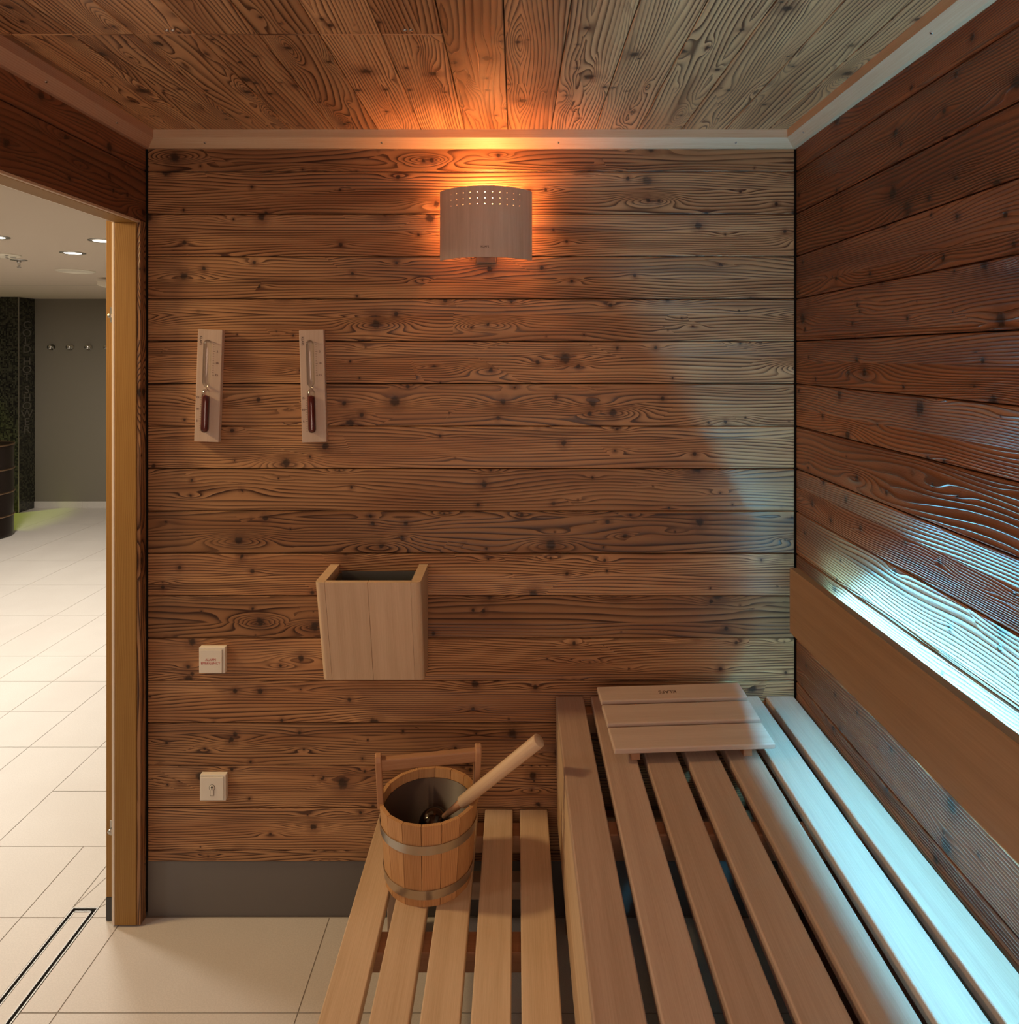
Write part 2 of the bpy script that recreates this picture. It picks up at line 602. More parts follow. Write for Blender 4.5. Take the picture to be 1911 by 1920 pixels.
# diagonal cut lines at the head of the drain
for (a, b) in (((DX0, DYE), (-1.255, .292)), ((DX1, DYE), (-1.196, .083))):
    dx, dy = b[0] - a[0], b[1] - a[1]
    L = math.hypot(dx, dy)
    nx, ny = -dy / L * .0014, dx / L * .0014
    f.poly([(a[0] + nx, a[1] + ny), (a[0] - nx, a[1] - ny), (b[0] - nx, b[1] - ny), (b[0] + nx, b[1] + ny)], -.001, .0003, 'xy', mat=1)
f.build('floor', ['tile', 'grout'], kind='structure')

# --- back wall boards
f = MB()
z = Z0
rows = [(Z0, Z0 + PITCH)]
for k in range(1, 17):
    rows.append((Z0 - PITCH * k, Z0 - PITCH * (k - 1)))
rows.append((.162, Z0 - PITCH * 16))
tones = [.25, .6, .8, .6, .65, .8, .6, .72, .42, .15, .85, .25, .9, .85, .5, .75, .95, .6]
for (a, b), tn in zip(rows, tones):
    f.box(XL + .004, XR - .004, 0, .022, a + .0012, min(b, ZC) - .0012, long=0, bev=.0016, seg=1, rnd=(random.random(), tn))
f.box(-1.19, XR + .06, .022, .05, 0, ZC, mat=1)
f.build('wall_back', ['wall_wood', 'black'], kind='structure')

# --- right wall boards
f = MB()
tones = [.7, .6, .35, .55, .65, .5, .65, .2, .75, .7, .5, .6, .75, .4, .6, .5, .6, .5, .5]
for (a, b), tn in zip([r for r in rows] + [(0.0, .16)], tones):
    f.box(XR, XR + .022, FRONT, -.004, a + .0014, min(b, ZC) - .0014, long=1, bev=.0022, seg=1, rnd=(random.random(), tn))
f.box(XR + .022, XR + .06, FRONT, .05, 0, ZC, mat=1)
f.build('wall_right', ['wall_wood_rough', 'black'], kind='structure')

# --- left wall: above the doorway and beyond it
DOOR_Y0, DOOR_Y1 = -.035, -.98      # jamb faces
f = MB()
f.box(XL - .02, XL, FRONT, -.004, Z0 + .0012, ZC, long=1, bev=.0016)
f.box(XL - .02, XL, FRONT, -.004, 2.0275, Z0 - .0012, long=1, bev=.0016)
for k in range(0, 17):
    a, b = Z0 - PITCH * (k + 1), min(2.027, Z0 - PITCH * k)
    if b - a > .01:
        f.box(XL - .02, XL, FRONT, DOOR_Y1 - .035, max(a, 0) + .0012, b - .0012, long=1, bev=.0016)
f.box(-1.18, XL - .02, FRONT, .05, 2.0605, ZC, mat=1)
f.box(-1.18, XL - .02, FRONT, DOOR_Y1 - .06, 0, 2.06, mat=1)
f.box(-1.19, -1.18, FRONT, DOOR_Y1 - .06, 0, 2.06, mat=2)
f.box(-1.19, -1.18, FRONT, .05, 2.0605, ZC, mat=2)
f.build('wall_left', ['side_wood', 'black', 'plaster'], kind='structure')

f = MB()
f.box(-1.19, XR + .06, FRONT - .05, FRONT, 0, ZC, long=0)
f.build('wall_front', ['wall_wood'], kind='structure')

# --- ceiling boards running away from the camera, butt joint across the left part
f = MB()
xj = -.148
js = sorted([xj + .1244 * k for k in range(-8, 9)])
for a, b in zip(js, js[1:]):
    a2, b2 = max(a, XL - .1), min(b, XR + .03)
    if b2 - a2 < .004:
        continue
    if b <= xj + .001:
        f.box(a2 + .001, b2 - .001, -.6375, .02, ZC, ZC + .02, long=1, bev=.0014)
        f.box(a2 + .001, b2 - .001, FRONT, -.6405, ZC, ZC + .02, long=1, bev=.0014)
    else:
        f.box(a2 + .001, b2 - .001, FRONT, .02, ZC, ZC + .02, long=1, bev=.0014, rnd=(random.random(), .05 if abs(a - xj) < .01 else random.uniform(.35, .9)))
f.box(-1.19, XR + .06, FRONT - .05, .05, ZC + .02, ZC + .05, mat=1)
ce = f.build('ceiling', ['ceiling_wood', 'black'], kind='structure')

for cx_ in (-.687, -.215):
    s_ = MB()
    for q in (-.006, .006):
        s_.cyl((cx_ + q, -.660, ZC + .001), (cx_ + q, -.660, ZC - .003), .0042, 12, cap=.3)
    s_.build('metal_clip', 'steel', ce)

# --- ceiling mouldings: straight upper face, sloping lower face
prof = [(0, ZC), (.040, ZC), (.040, 2.262), (.012, 2.2405), (0, 2.2405)]


def screw(mb, c, n, r=.0035):
    n = Vector(n).normalized()
    c = Vector(c)
    mb.cyl(c - n * .001, c + n * .0012, r, 10, 0, cap=.3)
    mb.cyl(c + n * .0011, c + n * .0014, r * .4, 6, 1, cap=0)


def mould(name, mat, mk, screws):
    m_ = MB()
    mk(m_)
    o = m_.build(name, [mat], kind='structure')
    for c, n in screws:
        s_ = MB()
        screw(s_, c, n)
        s_.build('screw', ['steel', 'black'], o)
    return o


def sx(px):
    return (px - 968) * (2.068 - .026) / F


# back: mitred ends
def mk_back(m_):
    t = MB()
    v0, v1 = [], []
    for p, zz in prof:
        v0.append(t.bm.verts.new((XL + p, -p, zz)))
        v1.append(t.bm.verts.new((XR - p, -p, zz)))
    t.bm.faces.new(v0); t.bm.faces.new(v1[::-1])
    for i in range(5):
        t.bm.faces.new((v0[i], v1[i], v1[(i + 1) % 5], v0[(i + 1) % 5]))
    bmesh.ops.recalc_face_normals(t.bm, faces=t.bm.faces)
    t.tag(t.bm.faces, 0, 0)
    m_.merge(t.bm)


nb = (0, -.61, -.79)
mould('trim_1', 'trim', mk_back, [((sx(px), -.026, 2.2512), nb) for px in (384, 716, 1047, 1380)])


def mk_side(sgn, X):
    def fn(m_):
        t = MB()
        v0, v1 = [], []
        for p, zz in prof:
            v0.append(t.bm.verts.new((X - sgn * p, -p, zz)))
            v1.append(t.bm.verts.new((X - sgn * p, FRONT, zz)))
        t.bm.faces.new(v0); t.bm.faces.new(v1[::-1])
        for i in range(5):
            t.bm.faces.new((v0[i], v1[i], v1[(i + 1) % 5], v0[(i + 1) % 5]))
        bmesh.ops.recalc_face_normals(t.bm, faces=t.bm.faces)
        t.tag(t.bm.faces, 0, 1)
        m_.merge(t.bm)
    return fn


mould('trim_2', 'trim', mk_side(1, XR), [((XR - .026, y_, 2.2512), (-.61, 0, -.79)) for y_ in (-.12, -.72, -1.3)])
mould('trim_3', 'trim_red', mk_side(-1, XL), [((XL + .026, y_, 2.2512), (.61, 0, -.79)) for y_ in (-.2, -.48, -1.1)])

# --- grey skirting panel below the boards of the back wall
f = MB()
f.box(XL + .001, XR, .004, .0215, 0, .160, bev=.001)
f.box(XL + .001, XR, .0035, .01, .1605, .1635, bev=.0)
f.build('baseboard_back', ['grey_panel'], kind='structure')

# --- doorway
dr = bpy.data.objects.new('door_1', None)
col.objects.link(dr)
dr['kind'] = 'structure'
f = MB()
f.box(-1.152, -1.089, DOOR_Y0, .022, 0.004, 2.02, long=2, bev=.002)
f.box(-1.152, -1.089, DOOR_Y1 - .058, DOOR_Y1, 0.004, 2.02, long=2, bev=.002)
f.box(-1.152, -1.089, DOOR_Y1 - .058, .022, 2.02, 2.058, long=1, bev=.002)
f.build('door_lining', 'frame', dr)
f = MB()
f.box(-1.188, -1.161, -.014, .022, .07, 2.03, long=2, bev=.001)
f.box(-1.188, -1.161, DOOR_Y1 - .058, DOOR_Y1 - .021, .07, 2.03, long=2, bev=.001)
f.box(-1.188, -1.161, DOOR_Y1 - .058, .022, 2.034, 2.058, long=1, bev=.001)
f.build('outer_frame', 'frame', dr)
f = MB()
f.box(-1.188, -1.161, -.014, .022, 0.002, .069, long=2)
f.build('frame_foot', 'dark_grey', dr)
f = MB()
f.box(-1.1605, -1.1525, DOOR_Y0 + .001, .02, .004, 2.021, bev=.002, seg=2)
f.box(-1.1605, -1.1525, DOOR_Y1 - .04, DOOR_Y1 - .001, .004, 2.021, bev=.002, seg=2)
f.box(-1.1605, -1.1525, DOOR_Y1 - .04, .02, 2.0215, 2.05, bev=.002, seg=2)
f.build('door_seal', 'seal', dr)
f = MB()
f.box(-1.0885, XL, -.033, -.004, .004, 2.0265, long=2, bev=.001)
f.box(-1.0885, XL, DOOR_Y1 - .033, DOOR_Y1 - .002, .004, 2.0265, long=2, bev=.001)
f.build('cover_strip', 'wall_wood', dr)
f = MB()
f.box(-1.0885, XL - .0005, DOOR_Y1 - .002, -.0335, 2.0205, 2.0265, long=1)
f.build('head_strip', 'trim', dr)
for zz in (1.757, .272):
    f = MB()
    f.box(-1.176, -1.1615, -.0165, -.0135, zz - .022, zz + .022, bev=.001)
    f.cyl((-1.169, -.0165, zz - .004), (-1.169, -.030, zz - .004), .0065, 14)
    f.build('hinge_plate', 'steel', dr)

# --- hall beyond the doorway
HC = 2.25
f = MB()
f.box(-8.0, -1.19, 5.572, 5.65, 0, HC)
f.build('wall_hall_back', 'plaster', kind='structure')
f = MB()
f.box(-8.05, -8.0, FRONT, 5.65, 0, HC)
f.build('wall_hall_left', 'plaster', kind='structure')
f = MB()
f.box(-1.19, -1.14, .052, 5.57, 0, HC)
f.build('wall_hall_right', 'plaster', kind='structure')
f = MB()
f.box(-8.05, -1.192, FRONT - .05, FRONT, 0, HC)
f.build('wall_hall_front', 'plaster', kind='structure')
f = MB()
f.box(-8.05, -1.192, FRONT, 5.65, HC, HC + .05)
f.box(-5.6, -3.6, 4.1, 4.104, HC - .0008, HC + .01, mat=1)
f.build('ceiling_hall', ['hall_ceiling', 'grout'], kind='structure')
f = MB()
for k in range(12):
    f.box(-8.0 + .6 * k - .27, -8.0 + .6 * (k + 1) - .272, 5.560, 5.572, 0, .0700, bev=.001)
f.build('baseboard_hall', 'tile', kind='structure')


def hx(px, D):
    return (px - 968) * D / F


# mosaic-clad shower wall end with a steel corner strip
st = thing('shower_pillar', 'dark mosaic shower pillar with faint vertical lettering, beside the coat hooks', 'pillar', (-5.6, 5.4, 0))
f = MB()
f.box(-6.6, -5.184, 5.322, 5.570, 0.001, HC - .002)
f.build('pillar_body', 'mosaic', st)
f = MB()
f.box(-5.189, -5.181, 5.319, 5.327, 0.002, HC - .003)
f.build('corner_strip', 'steel', st)
M['pillar_letters'] = plain('grey_glass_letters', (.11, .10, .08), .4)
zz = 1.96
for i, ch in enumerate('COLD HOT SHOWER'):
    if ch != ' ':
        text('letter', ch, .115, T(-5.1825, 5.445, zz) @ Matrix.Rotation(R(90), 4, 'Z') @ FACE, 'pillar_letters', st, depth=.0008, sx=1.6)
    zz -= .085 if ch != ' ' else .045
rehome(st)

# coat hooks on the far wall
for i, (px, lab) in enumerate(((99.5, 'round chrome coat hook closest to the dark mosaic pillar'),
                               (134.5, 'round chrome coat hook, second along from the mosaic pillar'),
                               (169, 'round chrome coat hook, third along from the mosaic pillar'),
                               (204, 'round chrome coat hook closest to the door frame, partly hidden by it'))):
    X = hx(px, 7.64)
    t = thing('coat_hook', lab, 'coat hook', (X, 5.571, 1.73), 'chrome coat hooks on the hall wall')
    f = MB()
    disc(f, (X, 5.571, 1.73), .030, -.012, 24, axis='y')
    f.build('wall_plate', 'chrome', t)
    f = MB()
    f.cyl((X, 5.56, 1.73), (X, 5.515, 1.73), .010, 14)
    f.cyl((X, 5.517, 1.73), (X, 5.503, 1.73), .024, 20)
    f.build('peg', 'chrome', t)
    rehome(t)

# ceiling fittings of the hall
for (px, py, lab) in ((136.5, 474, 'glowing round downlight in the hall ceiling in front of the plain white disc'),
                      (192, 451, 'glowing round downlight in the hall ceiling beside the door frame'),
                      (-10, 444, 'round hall downlight farthest from the door frame, above the slotted disc')):
    D = 814 / (667 - py)
    X = hx(px, D)
    Y = D + CAMY
    t = thing('downlight', lab, 'ceiling light', (X, Y, HC), 'glowing downlights in the hall ceiling')
    f = MB()
    f.lathe([(.045, HC - .003), (.052, HC - .006), (.068, HC - .003), (.068, HC + .004), (.045, HC + .004), (.045, HC - .003)], 32)
    f.build('trim_ring', 'steel', t)
    for o_ in t.children:
        o_.data.transform(Matrix.Translation((X, Y, 0)))
    f = MB()
    disc(f, (X, Y, HC - .002), .0445, .004, 28)
    f.build('lamp_disc', 'lampglow', t)
    rehome(t)
    L = bpy.data.lights.new('downlight_lamp', 'SPOT')
    L.energy = 30
    L.color = HW
    L.spot_size = R(105)
    L.spot_blend = .6
    L.shadow_soft_size = .04
    lo = bpy.data.objects.new('downlight_beam', L)
    lo.location = (0, 0, -.02)
    lo.parent = t
    col.objects.link(lo)

D = 814 / (667 - 508)
X, Y = hx(142, D), D + CAMY
f = MB()
f.lathe([(0, -.006), (.105, -.006), (.108, -.009), (.124, -.004), (.126, 0), (0, 0)], 40)
o = f.build('ceiling_speaker', 'white')
o.location = (X, Y, HC)
tag(o, 'plain white round disc set in the hall ceiling behind the two downlights', 'ceiling speaker')
D = 814 / (667 - 478)
X, Y = hx(4, D), D + CAMY
t = thing('ceiling_vent', 'white round slotted disc in the hall ceiling beside the sprinkler', 'ceiling vent', (X, Y, HC))
f = MB()
f.lathe([(0, -.010), (.085, -.010), (.098, -.004), (.1, 0), (0, 0)], 36)
f.build('cover', 'white', t)
for k in range(8):
    a = R(45 * k + 12)
    f = MB()
    f.box(.045, .075, -.006, .006, -.0108, -.0095, mtx=Matrix.Rotation(a, 4, 'Z'))
    f.build('slot', 'black', t)
D = 814 / (667 - 487)
X, Y = hx(35.5, D), D + CAMY
t = thing('sprinkler_head', 'small steel sprinkler head hanging from the hall ceiling', 'sprinkler', (X, Y, HC))
f = MB()
f.lathe([(.012, -.004), (.046, -.004), (.048, 0), (0, 0)], 28)
f.build('ceiling_rose', 'steel', t)
f = MB()
f.cyl((0, 0, -.001), (0, 0, -.018), .012, 14)
f.cyl((.010, 0, -.016), (.004, 0, -.048), .0022, 8)
f.cyl((-.010, 0, -.016), (-.004, 0, -.048), .0022, 8)
f.cyl((0, 0, -.016), (0, 0, -.046), .002, 8)
f.cyl((0, 0, -.046), (0, 0, -.049), .013, 14)
f.build('nozzle', 'chrome', t)
D = 5.6
f = MB()
f.poly([(-.10, 0), (.10, 0), (.10, -.03), (0, -.06), (-.10, -.03)], -.06, .06, 'xz', long=1, bev=.003)
o = f.build('emergency_light', 'white')
o.location = (hx(214, D), D + CAMY, HC - .03)
tag(o, 'small white wedge shaped fitting on the hall ceiling, half behind the door frame', 'emergency light')
f = MB()
# short stem so it hangs from the ceiling
f.cyl((0, 0, 0), (0, 0, .03), .02, 12)
f.build('mounting_stem', 'white', o)

# drum
t = thing('steel_drum', 'dark glossy metal drum with pale rings on the hall floor', 'drum', (-4.88, 6.4 + CAMY, 0))
f = MB()
f.lathe([(0, .002), (.285, .002), (.29, .012), (.285, .03), (.285, .80), (.292, .815), (.29, .83), (.275, .83), (.27, .815), (0, .812)], 56)
f.build('drum_body', 'drum', t)
for zz in (.83, .61, .40, .19):
    f = MB()
    f.lathe([(.285, zz - .008), (.294, zz - .004), (.294, zz + .004), (.285, zz + .008), (.285, zz - .008)], 56)
    f.build('ring', 'brass', t)
gl = bpy.data.lights.new('shower_lamp', 'SPOT')
gl.spot_size = R(62)
gl.spot_blend = .3
gl.energy = 70
gl.color = (.65, .85, .05)
gl.shadow_soft_size = .08
go = bpy.data.objects.new('shower_glow', gl)
go.location = (-5.75, 4.85, 2.2)
col.objects.link(go)

# --- linear drain
t = thing('floor_drain', 'long steel linear drain with tile inlay in the floor outside the door', 'drain', ((DX0 + DX1) / 2, -.5, 0))
f = MB()
f.box(DX0 + .0005, DX0 + .004, -2.5, DYE - .0005, -.04, .0012, long=1)
f.box(DX1 - .004, DX1 - .0005, -2.5, DYE - .0005, -.04, .0012, long=1)
f.box(DX0 + .004, DX1 - .004, DYE - .004, DYE - .0005, -.04, .0012)
f.box(DX0 + .013, DX0 + .016, -2.5, DYE - .013, -.04, .0012, long=1)
f.box(DX1 - .016, DX1 - .013, -2.5, DYE - .013, -.04, .0012, long=1)
f.box(DX0 + .013, DX1 - .013, DYE - .016, DYE - .013, -.04, .0012)
f.build('steel_frame', 'dull_steel', t)
f = MB()
f.box(DX0 + .0005, DX1 - .0005, -2.5, DYE - .0005, -.045, -.040)
f.build('channel', 'black', t)
f = MB()
for a, b in ((-2.49, -1.8), (-1.8, -1.2), (-1.2, -.6), (-.6, 0), (0, DYE - .017)):
    f.box(DX0 + .0165, DX1 - .0165, a + .0008, b - .0008, -.0395, 0)
f.build('tile_inlay', 'tile', t)
rehome(t)


# ================================================================= BENCHES
def slat(x, wdt, y0, y1, ztop, th, parent, mat='bench'):
    f = MB()
    f.box(x, x + wdt, y0, y1, ztop - th, ztop, long=1, bev=.0035, seg=3)
    return f.build('slat', mat, parent)


BEND = -2.42
up = thing('upper_bench', 'wide upper slatted sauna bench along the wall with the glowing backrest', 'bench', (.45, -1.2, 0))
ZU = .651
for k in range(7):
    slat(.1145 + .1017 * k, .080, BEND, -.010, ZU, .028, up)
for (za, zb, dx) in ((.531, .622, .0), (.421, .529, .0015), (.307, .419, .0025)):
    f = MB()
    f.box(.1150 + dx, .1150 + dx + .022, BEND, -.014, za, zb, long=1, bev=.004, seg=3)
    f.build('fascia_board', 'bench_low', up)  # paler lower-bench wood: door light on this face put into its colour
for y1 in (-.012, -.52, -1.12, -1.72, BEND + .06):
    f = MB()
    f.box(.139, .806, y1 - .045, y1, ZU - .085, ZU - .0285, long=0, bev=.002)
    f.build('cross_rail', 'rail', up)
for y1 in (-.02, -1.12, BEND + .07):
    for x in (.141, .755):
        f = MB()
        f.box(x, x + .045, y1 - .045, y1 - .001, .0, ZU - .0855, long=2, bev=.002)
        f.build('leg', 'rail', up)
f = MB()
f.box(.186, .754, -.060, -.024, .26, .33, long=0, bev=.002)
f.build('stretcher', 'rail', up)
rehome(up)

lw = thing('lower_bench', 'narrow lower slatted sauna bench carrying the wooden bucket', 'bench', (-.15, -1.2, 0))
ZL = .326
for k in range(5):
    slat(-.3916 + .1006 * k, .080, BEND, -.015, ZL, .028, lw, 'bench_low')
for y1 in (-.030, -.415, -1.05, -1.7, BEND + .06):
    f = MB()
    f.box(-.375, .086, y1 - .060, y1, ZL - .075, ZL - .0285, long=0, bev=.002)
    f.build('cross_rail', 'rail', lw)
for y1 in (-.03, -1.05, BEND + .06):
    for x in (-.36, .03):
        f = MB()
        f.box(x, x + .045, y1 - .058, y1 - .002, .0, ZL - .0755, long=2, bev=.002)
        f.build('leg', 'bench', lw)
for y1 in (-.09,):
    f = MB()
    f.box(-.315, .030, y1, y1 + .045, .12, .17, long=0, bev=.002)
    f.build('stretcher', 'bench', lw)
rehome(lw)

# --- backrest with light tube behind it
br = thing('backrest', 'brown wooden backrest board lit from behind on the wall with the brushed boards', 'backrest', (.78, -1.2, .97))
BX, BB = .720, .742
f = MB()
f.box(BX, BB, BEND, -.200, .9095, 1.080, long=1, bev=.0015)
f.build('board', 'backrest', br)
for y1 in (-.42, -1.2, -2.0):
    f = MB()
    f.box(BB, XR - .0003, y1 - .02, y1 + .02, .915, .940, bev=.002)
    f.build('spacer', 'rail', br)
rehome(br)
f = MB()
f.box(.783, .797, BEND + .05, -.225, .983, .998, long=1, bev=.004, seg=3)
o = f.build('light_strip', 'led')
tag(o, 'glowing cyan light strip hidden between the backrest board and the wall', 'light strip')
f = MB()
f.box(.7972, XR - .0002, BEND + .05, -.225, .986, .994)
f.build('holder', 'white', o)

# --- headrest
hr = thing('headrest', 'pale slatted wooden headrest lying on the upper bench', 'headrest', (.43, -.222, ZU), rot=(0, 0, R(3.5)))
Wd = .200
for (yc, dz, dep) in ((.092, .064, .066), (.012, .049, .080), (-.076, .034, .084)):
    f = MB()
    mt = T(0, yc, dz) @ Matrix.Rotation(R(7), 4, 'X')
    f.box(-Wd, Wd, -dep / 2, dep / 2, -.008, .006, long=0, bev=.0035, seg=3, mtx=mt)
    f.build('slat', 'headrest', hr)
for x in (-.145, .135):
    f = MB()
    f.poly([(.115, .0005), (.115, .0565), (.06, .046), (-.02, .034), (-.105, .018), (-.108, .0005)], x - .011, x + .011, 'yz', long=1, bev=.001, seg=1)
    f.build('support', 'rail', hr)
text('logo', 'KLAFS', .018, T(-.012, .092, .064) @ Matrix.Rotation(R(7), 4, 'X') @ T(0, 0, .0062) @ Matrix.Rotation(R(180), 4, 'Z'), 'dark_print', hr)

# ================================================================= BUCKET AND LADLE
BC = Vector((-.221, -.274, ZL + .0004))
bk = thing('sauna_bucket', 'round wooden stave bucket with two metal hoops on the lower bench', 'bucket', BC)
HB = .202
RB, RT = .108, .1245
NS = 16


def ring_r(z):
    return RB + (RT - RB) * z / HB


f = MB()
for k in range(NS):
    a0 = R(10 + 360 / NS * (k - .5)) + .006
    a1 = R(10 + 360 / NS * (k + .5)) - .006
    t = MB()
    vs = []
    for z in (0.0, HB):
        for rr in (ring_r(z) - .010, ring_r(z)):
            for a in (a0, (a0 + a1) / 2, a1):
                q = rr * (1.0 if a in (a0, a1) else .988)
                vs.append(t.bm.verts.new((q * math.cos(a), q * math.sin(a), z)))
    g = lambda zi, ri, ai: vs[zi * 6 + ri * 3 + ai]
    for ai in (0, 1):
        t.bm.faces.new((g(0, 1, ai), g(0, 1, ai + 1), g(1, 1, ai + 1), g(1, 1, ai)))
        t.bm.faces.new((g(0, 0, ai + 1), g(0, 0, ai), g(1, 0, ai), g(1, 0, ai + 1)))
        t.bm.faces.new((g(1, 0, ai), g(1, 1, ai), g(1, 1, ai + 1), g(1, 0, ai + 1)))
        t.bm.faces.new((g(0, 1, ai), g(0, 0, ai), g(0, 0, ai + 1), g(0, 1, ai + 1)))
    for ai in (0, 2):
        t.bm.faces.new((g(0, 0, ai), g(0, 1, ai), g(1, 1, ai), g(1, 0, ai)))
    bmesh.ops.recalc_face_normals(t.bm, faces=t.bm.faces)
    rnd = (random.random(), random.random())
    for fc in t.bm.faces:
        for l in fc.loops:
            c = l.vert.co
            l[t.uv].uv = (c.z, ((math.atan2(c.y, c.x) - (a0 + a1) / 2 + math.pi) % (2 * math.pi) - math.pi) * .12)
            l[t.pid].uv = rnd
    f.merge(t.bm)
f.build('staves', 'bucket', bk)
f = MB()
f.lathe([(ring_r(0) - .0125, .006), (ring_r(.18) - .0125, .18), (ring_r(.18) - .0145, .18), (ring_r(.02) - .0145, .02), (0, .02), (0, .006), (ring_r(0) - .0125, .006)], 48)
f.build('liner', 'liner', bk)
for zz in (.132, .020):
    f = MB()
    a, b = ring_r(zz) + .0004, ring_r(zz + .022) + .0004
    f.lathe([(a, zz), (b, zz + .022), (b + .0016, zz + .022), (a + .0016, zz), (a, zz)], 96, smooth=False)
    an = R(172)
    for q in (zz + .006, zz + .016):
        rr = ring_r(q) + .002
        f.cyl((rr * math.cos(an), rr * math.sin(an), q), ((rr + .0025) * math.cos(an), (rr + .0025) * math.sin(an), q), .003, 10)
    f.build('hoop', 'steel', bk)
# handle: two posts and a crossbar, turned 22.5 degrees
A = R(10)
for sg, zt in ((-1, .319), (1, .319)):
    f = MB()
    rot = Matrix.Rotation(A + (math.pi if sg < 0 else 0), 4, 'Z')
    t = MB()
    pts = [(-.017, .186), (-.018, .21), (-.016, .25), (-.016, zt - .016), (-.010, zt - .004), (0, zt), (.010, zt - .004), (.016, zt - .016), (.016, .25), (.018, .21), (.017, .186)]
    lean = Matrix.Translation((ring_r(.19) + .0005, 0, .19)) @ Matrix.Rotation(R(3.0), 4, 'Y') @ Matrix.Translation((0, 0, -.19))
    t.poly(pts, -.0125, .0030, 'yz', long=2, bev=.003, seg=2)
    f.merge(t.bm, rot @ lean)
    f.build('handle_post', 'handle', bk)
f = MB()
rot = Matrix.Rotation(A, 4, 'Z')
f.box(-.1235, .1235, -.0105, .0105, .276, .306, long=0, bev=.005, seg=3, mtx=rot)
f.build('handle_bar', 'handle', bk)

# ladle
P2 = Vector((.0543, -.388, .727))
P1 = Vector((-.128, -.300, .531))
d = (P1 - P2).normalized()
ld = thing('ladle', 'wooden handled sauna ladle leaning in the bucket', 'ladle', P1)
f = MB()
f.cyl(P1 + d * .012, P2, .0148, 28, r1=.0165, cap=.08)
f.build('ladle_handle', 'pale', ld)
f = MB()
P3 = P1 + d * .088
f.cyl(P1 + d * .010, P3, .0105, 18, r1=.006, cap=.3)
f.build('ladle_neck', 'handle', ld)
f = MB()
bc = P1 + d * .125
prof_b = []
for i in range(9):
    a = R(90 * i / 8)
    prof_b.append((.040 * math.sin(a), -.040 * math.cos(a)))
prof_b += [(.0385, 0)] + [(.0385 * math.sin(R(90 - 90 * i / 8)), -.0385 * math.cos(R(90 - 90 * i / 8))) for i in range(1, 9)]
f.lathe(prof_b, 32, mtx=Matrix.Translation(bc) @ Matrix.Rotation(R(150), 4, 'Y'))
f.build('ladle_bowl', 'ladle_steel', ld)
rehome(ld)

# ================================================================= WALL LAMP
LX, LYE = -.0868, -.025
LZ0, LZ1 = 1.912, 2.110
SAG, HALF = .075, .131
RR = (HALF ** 2 + SAG ** 2) / (2 * SAG)
CY = LYE - SAG + RR            # arc centre y
AH = math.asin(HALF / RR)
ARC = AH * RR
lamp = thing('wall_lamp', 'curved pale wooden wall lamp with pinhole rows glowing orange', 'lamp', (LX, 0, (LZ0 + LZ1) / 2))


def on_arc(s_, z_, off=0.0):
    a = s_ / RR
    r_ = RR + off
    return Vector((LX + r_ * math.sin(a), CY - r_ * math.cos(a), z_))


f = MB()
HR = .00125
ncol = 11
cs = .0207
us = [-ARC + i * (ARC - cs * ncol / 2) / 4 for i in range(4)] + [(-ncol / 2 + i) * cs for i in range(ncol + 1)] + [cs * ncol / 2 + (i + 1) * (ARC - cs * ncol / 2) / 4 for i in range(4)]
zc = [LZ1 - .0175 - .0163 * i for i in range(3)]
zs = [LZ1, zc[0] + .00815, zc[1] + .00815, zc[2] + .00815, zc[2] - .00815] + [zc[2] - .00815 - (zc[2] - .00815 - LZ0) * i / 5 for i in range(1, 6)]
vc = {}


def V(s_, z_):
    k = (round(s_, 5), round(z_, 5))
    if k not in vc:
        vc[k] = (f.bm.verts.new(on_arc(s_, z_)), s_, z_)
    return vc[k][0]


lookup = {}
faces = []
for i in range(len(us) - 1):
    for j in range(len(zs) - 1):
        a, b, t0, t1 = us[i], us[i + 1], zs[j], zs[j + 1]
        hole = 4 <= i < 4 + ncol and 1 <= j <= 3 
        m1, m2 = (a + b) / 2, (t0 + t1) / 2
        if not hole:
            # insert side midpoints so neighbouring hole cells join without cracks
            ring = [(a, t0), (m1, t0), (b, t0), (b, m2), (b, t1), (m1, t1), (a, t1), (a, m2)]
            faces.append(f.bm.faces.new([V(*p) for p in ring]))
        else:
            ring = [(a, t0), (m1, t0), (b, t0), (b, m2), (b, t1), (m1, t1), (a, t1), (a, m2)]
            inner = []
            for (p, q) in ring:
                an = math.atan2(q - m2, p - m1)
                inner.append((m1 + HR * math.cos(an), m2 + HR * math.sin(an)))
            for k in range(8):
                k2 = (k + 1) % 8
                faces.append(f.bm.faces.new([V(*ring[k]), V(*ring[k2]), V(*inner[k2]), V(*inner[k])]))
for e in f.bm.edges:
    if len(e.link_faces) == 1:
        e.smooth = False
inv = {v[0]: (v[1], v[2]) for v in vc.values()}
bmesh.ops.recalc_face_normals(f.bm, faces=f.bm.faces)
for fc in f.bm.faces:
    fc.smooth = True
    for l in fc.loops:
        s_, z_ = inv[l.vert]
        l[f.uv].uv = (z_, s_)
        l[f.pid].uv = (.3, .5)
so = f.build('lamp_shade', 'shade', lamp)
md = so.modifiers.new('thickness', 'SOLIDIFY')
md.thickness = .004
md.offset = 0
bend = lambda c: Vector(on_arc(c.x, 1.9405 + c.y, .0024 + c.z)) 
text('logo', 'KLAFS', .0085, Matrix(), 'dark_print', lamp, bend=bend)
f = MB()
f.box(LX - .030, LX + .030, -.012, -.0002, 1.905, 2.03, bev=.004, seg=2)
f.cyl((LX, -.012, 1.935), (LX, -.060, 1.935), .012, 14)
f.cyl((LX, -.060, 1.922), (LX, -.060, 2.040), .016, 20)
f.cyl((LX, -.056, 1.999), (LX, -.056, 2.003), .034, 28)  # disc added under the bulb to block its light below the lamp
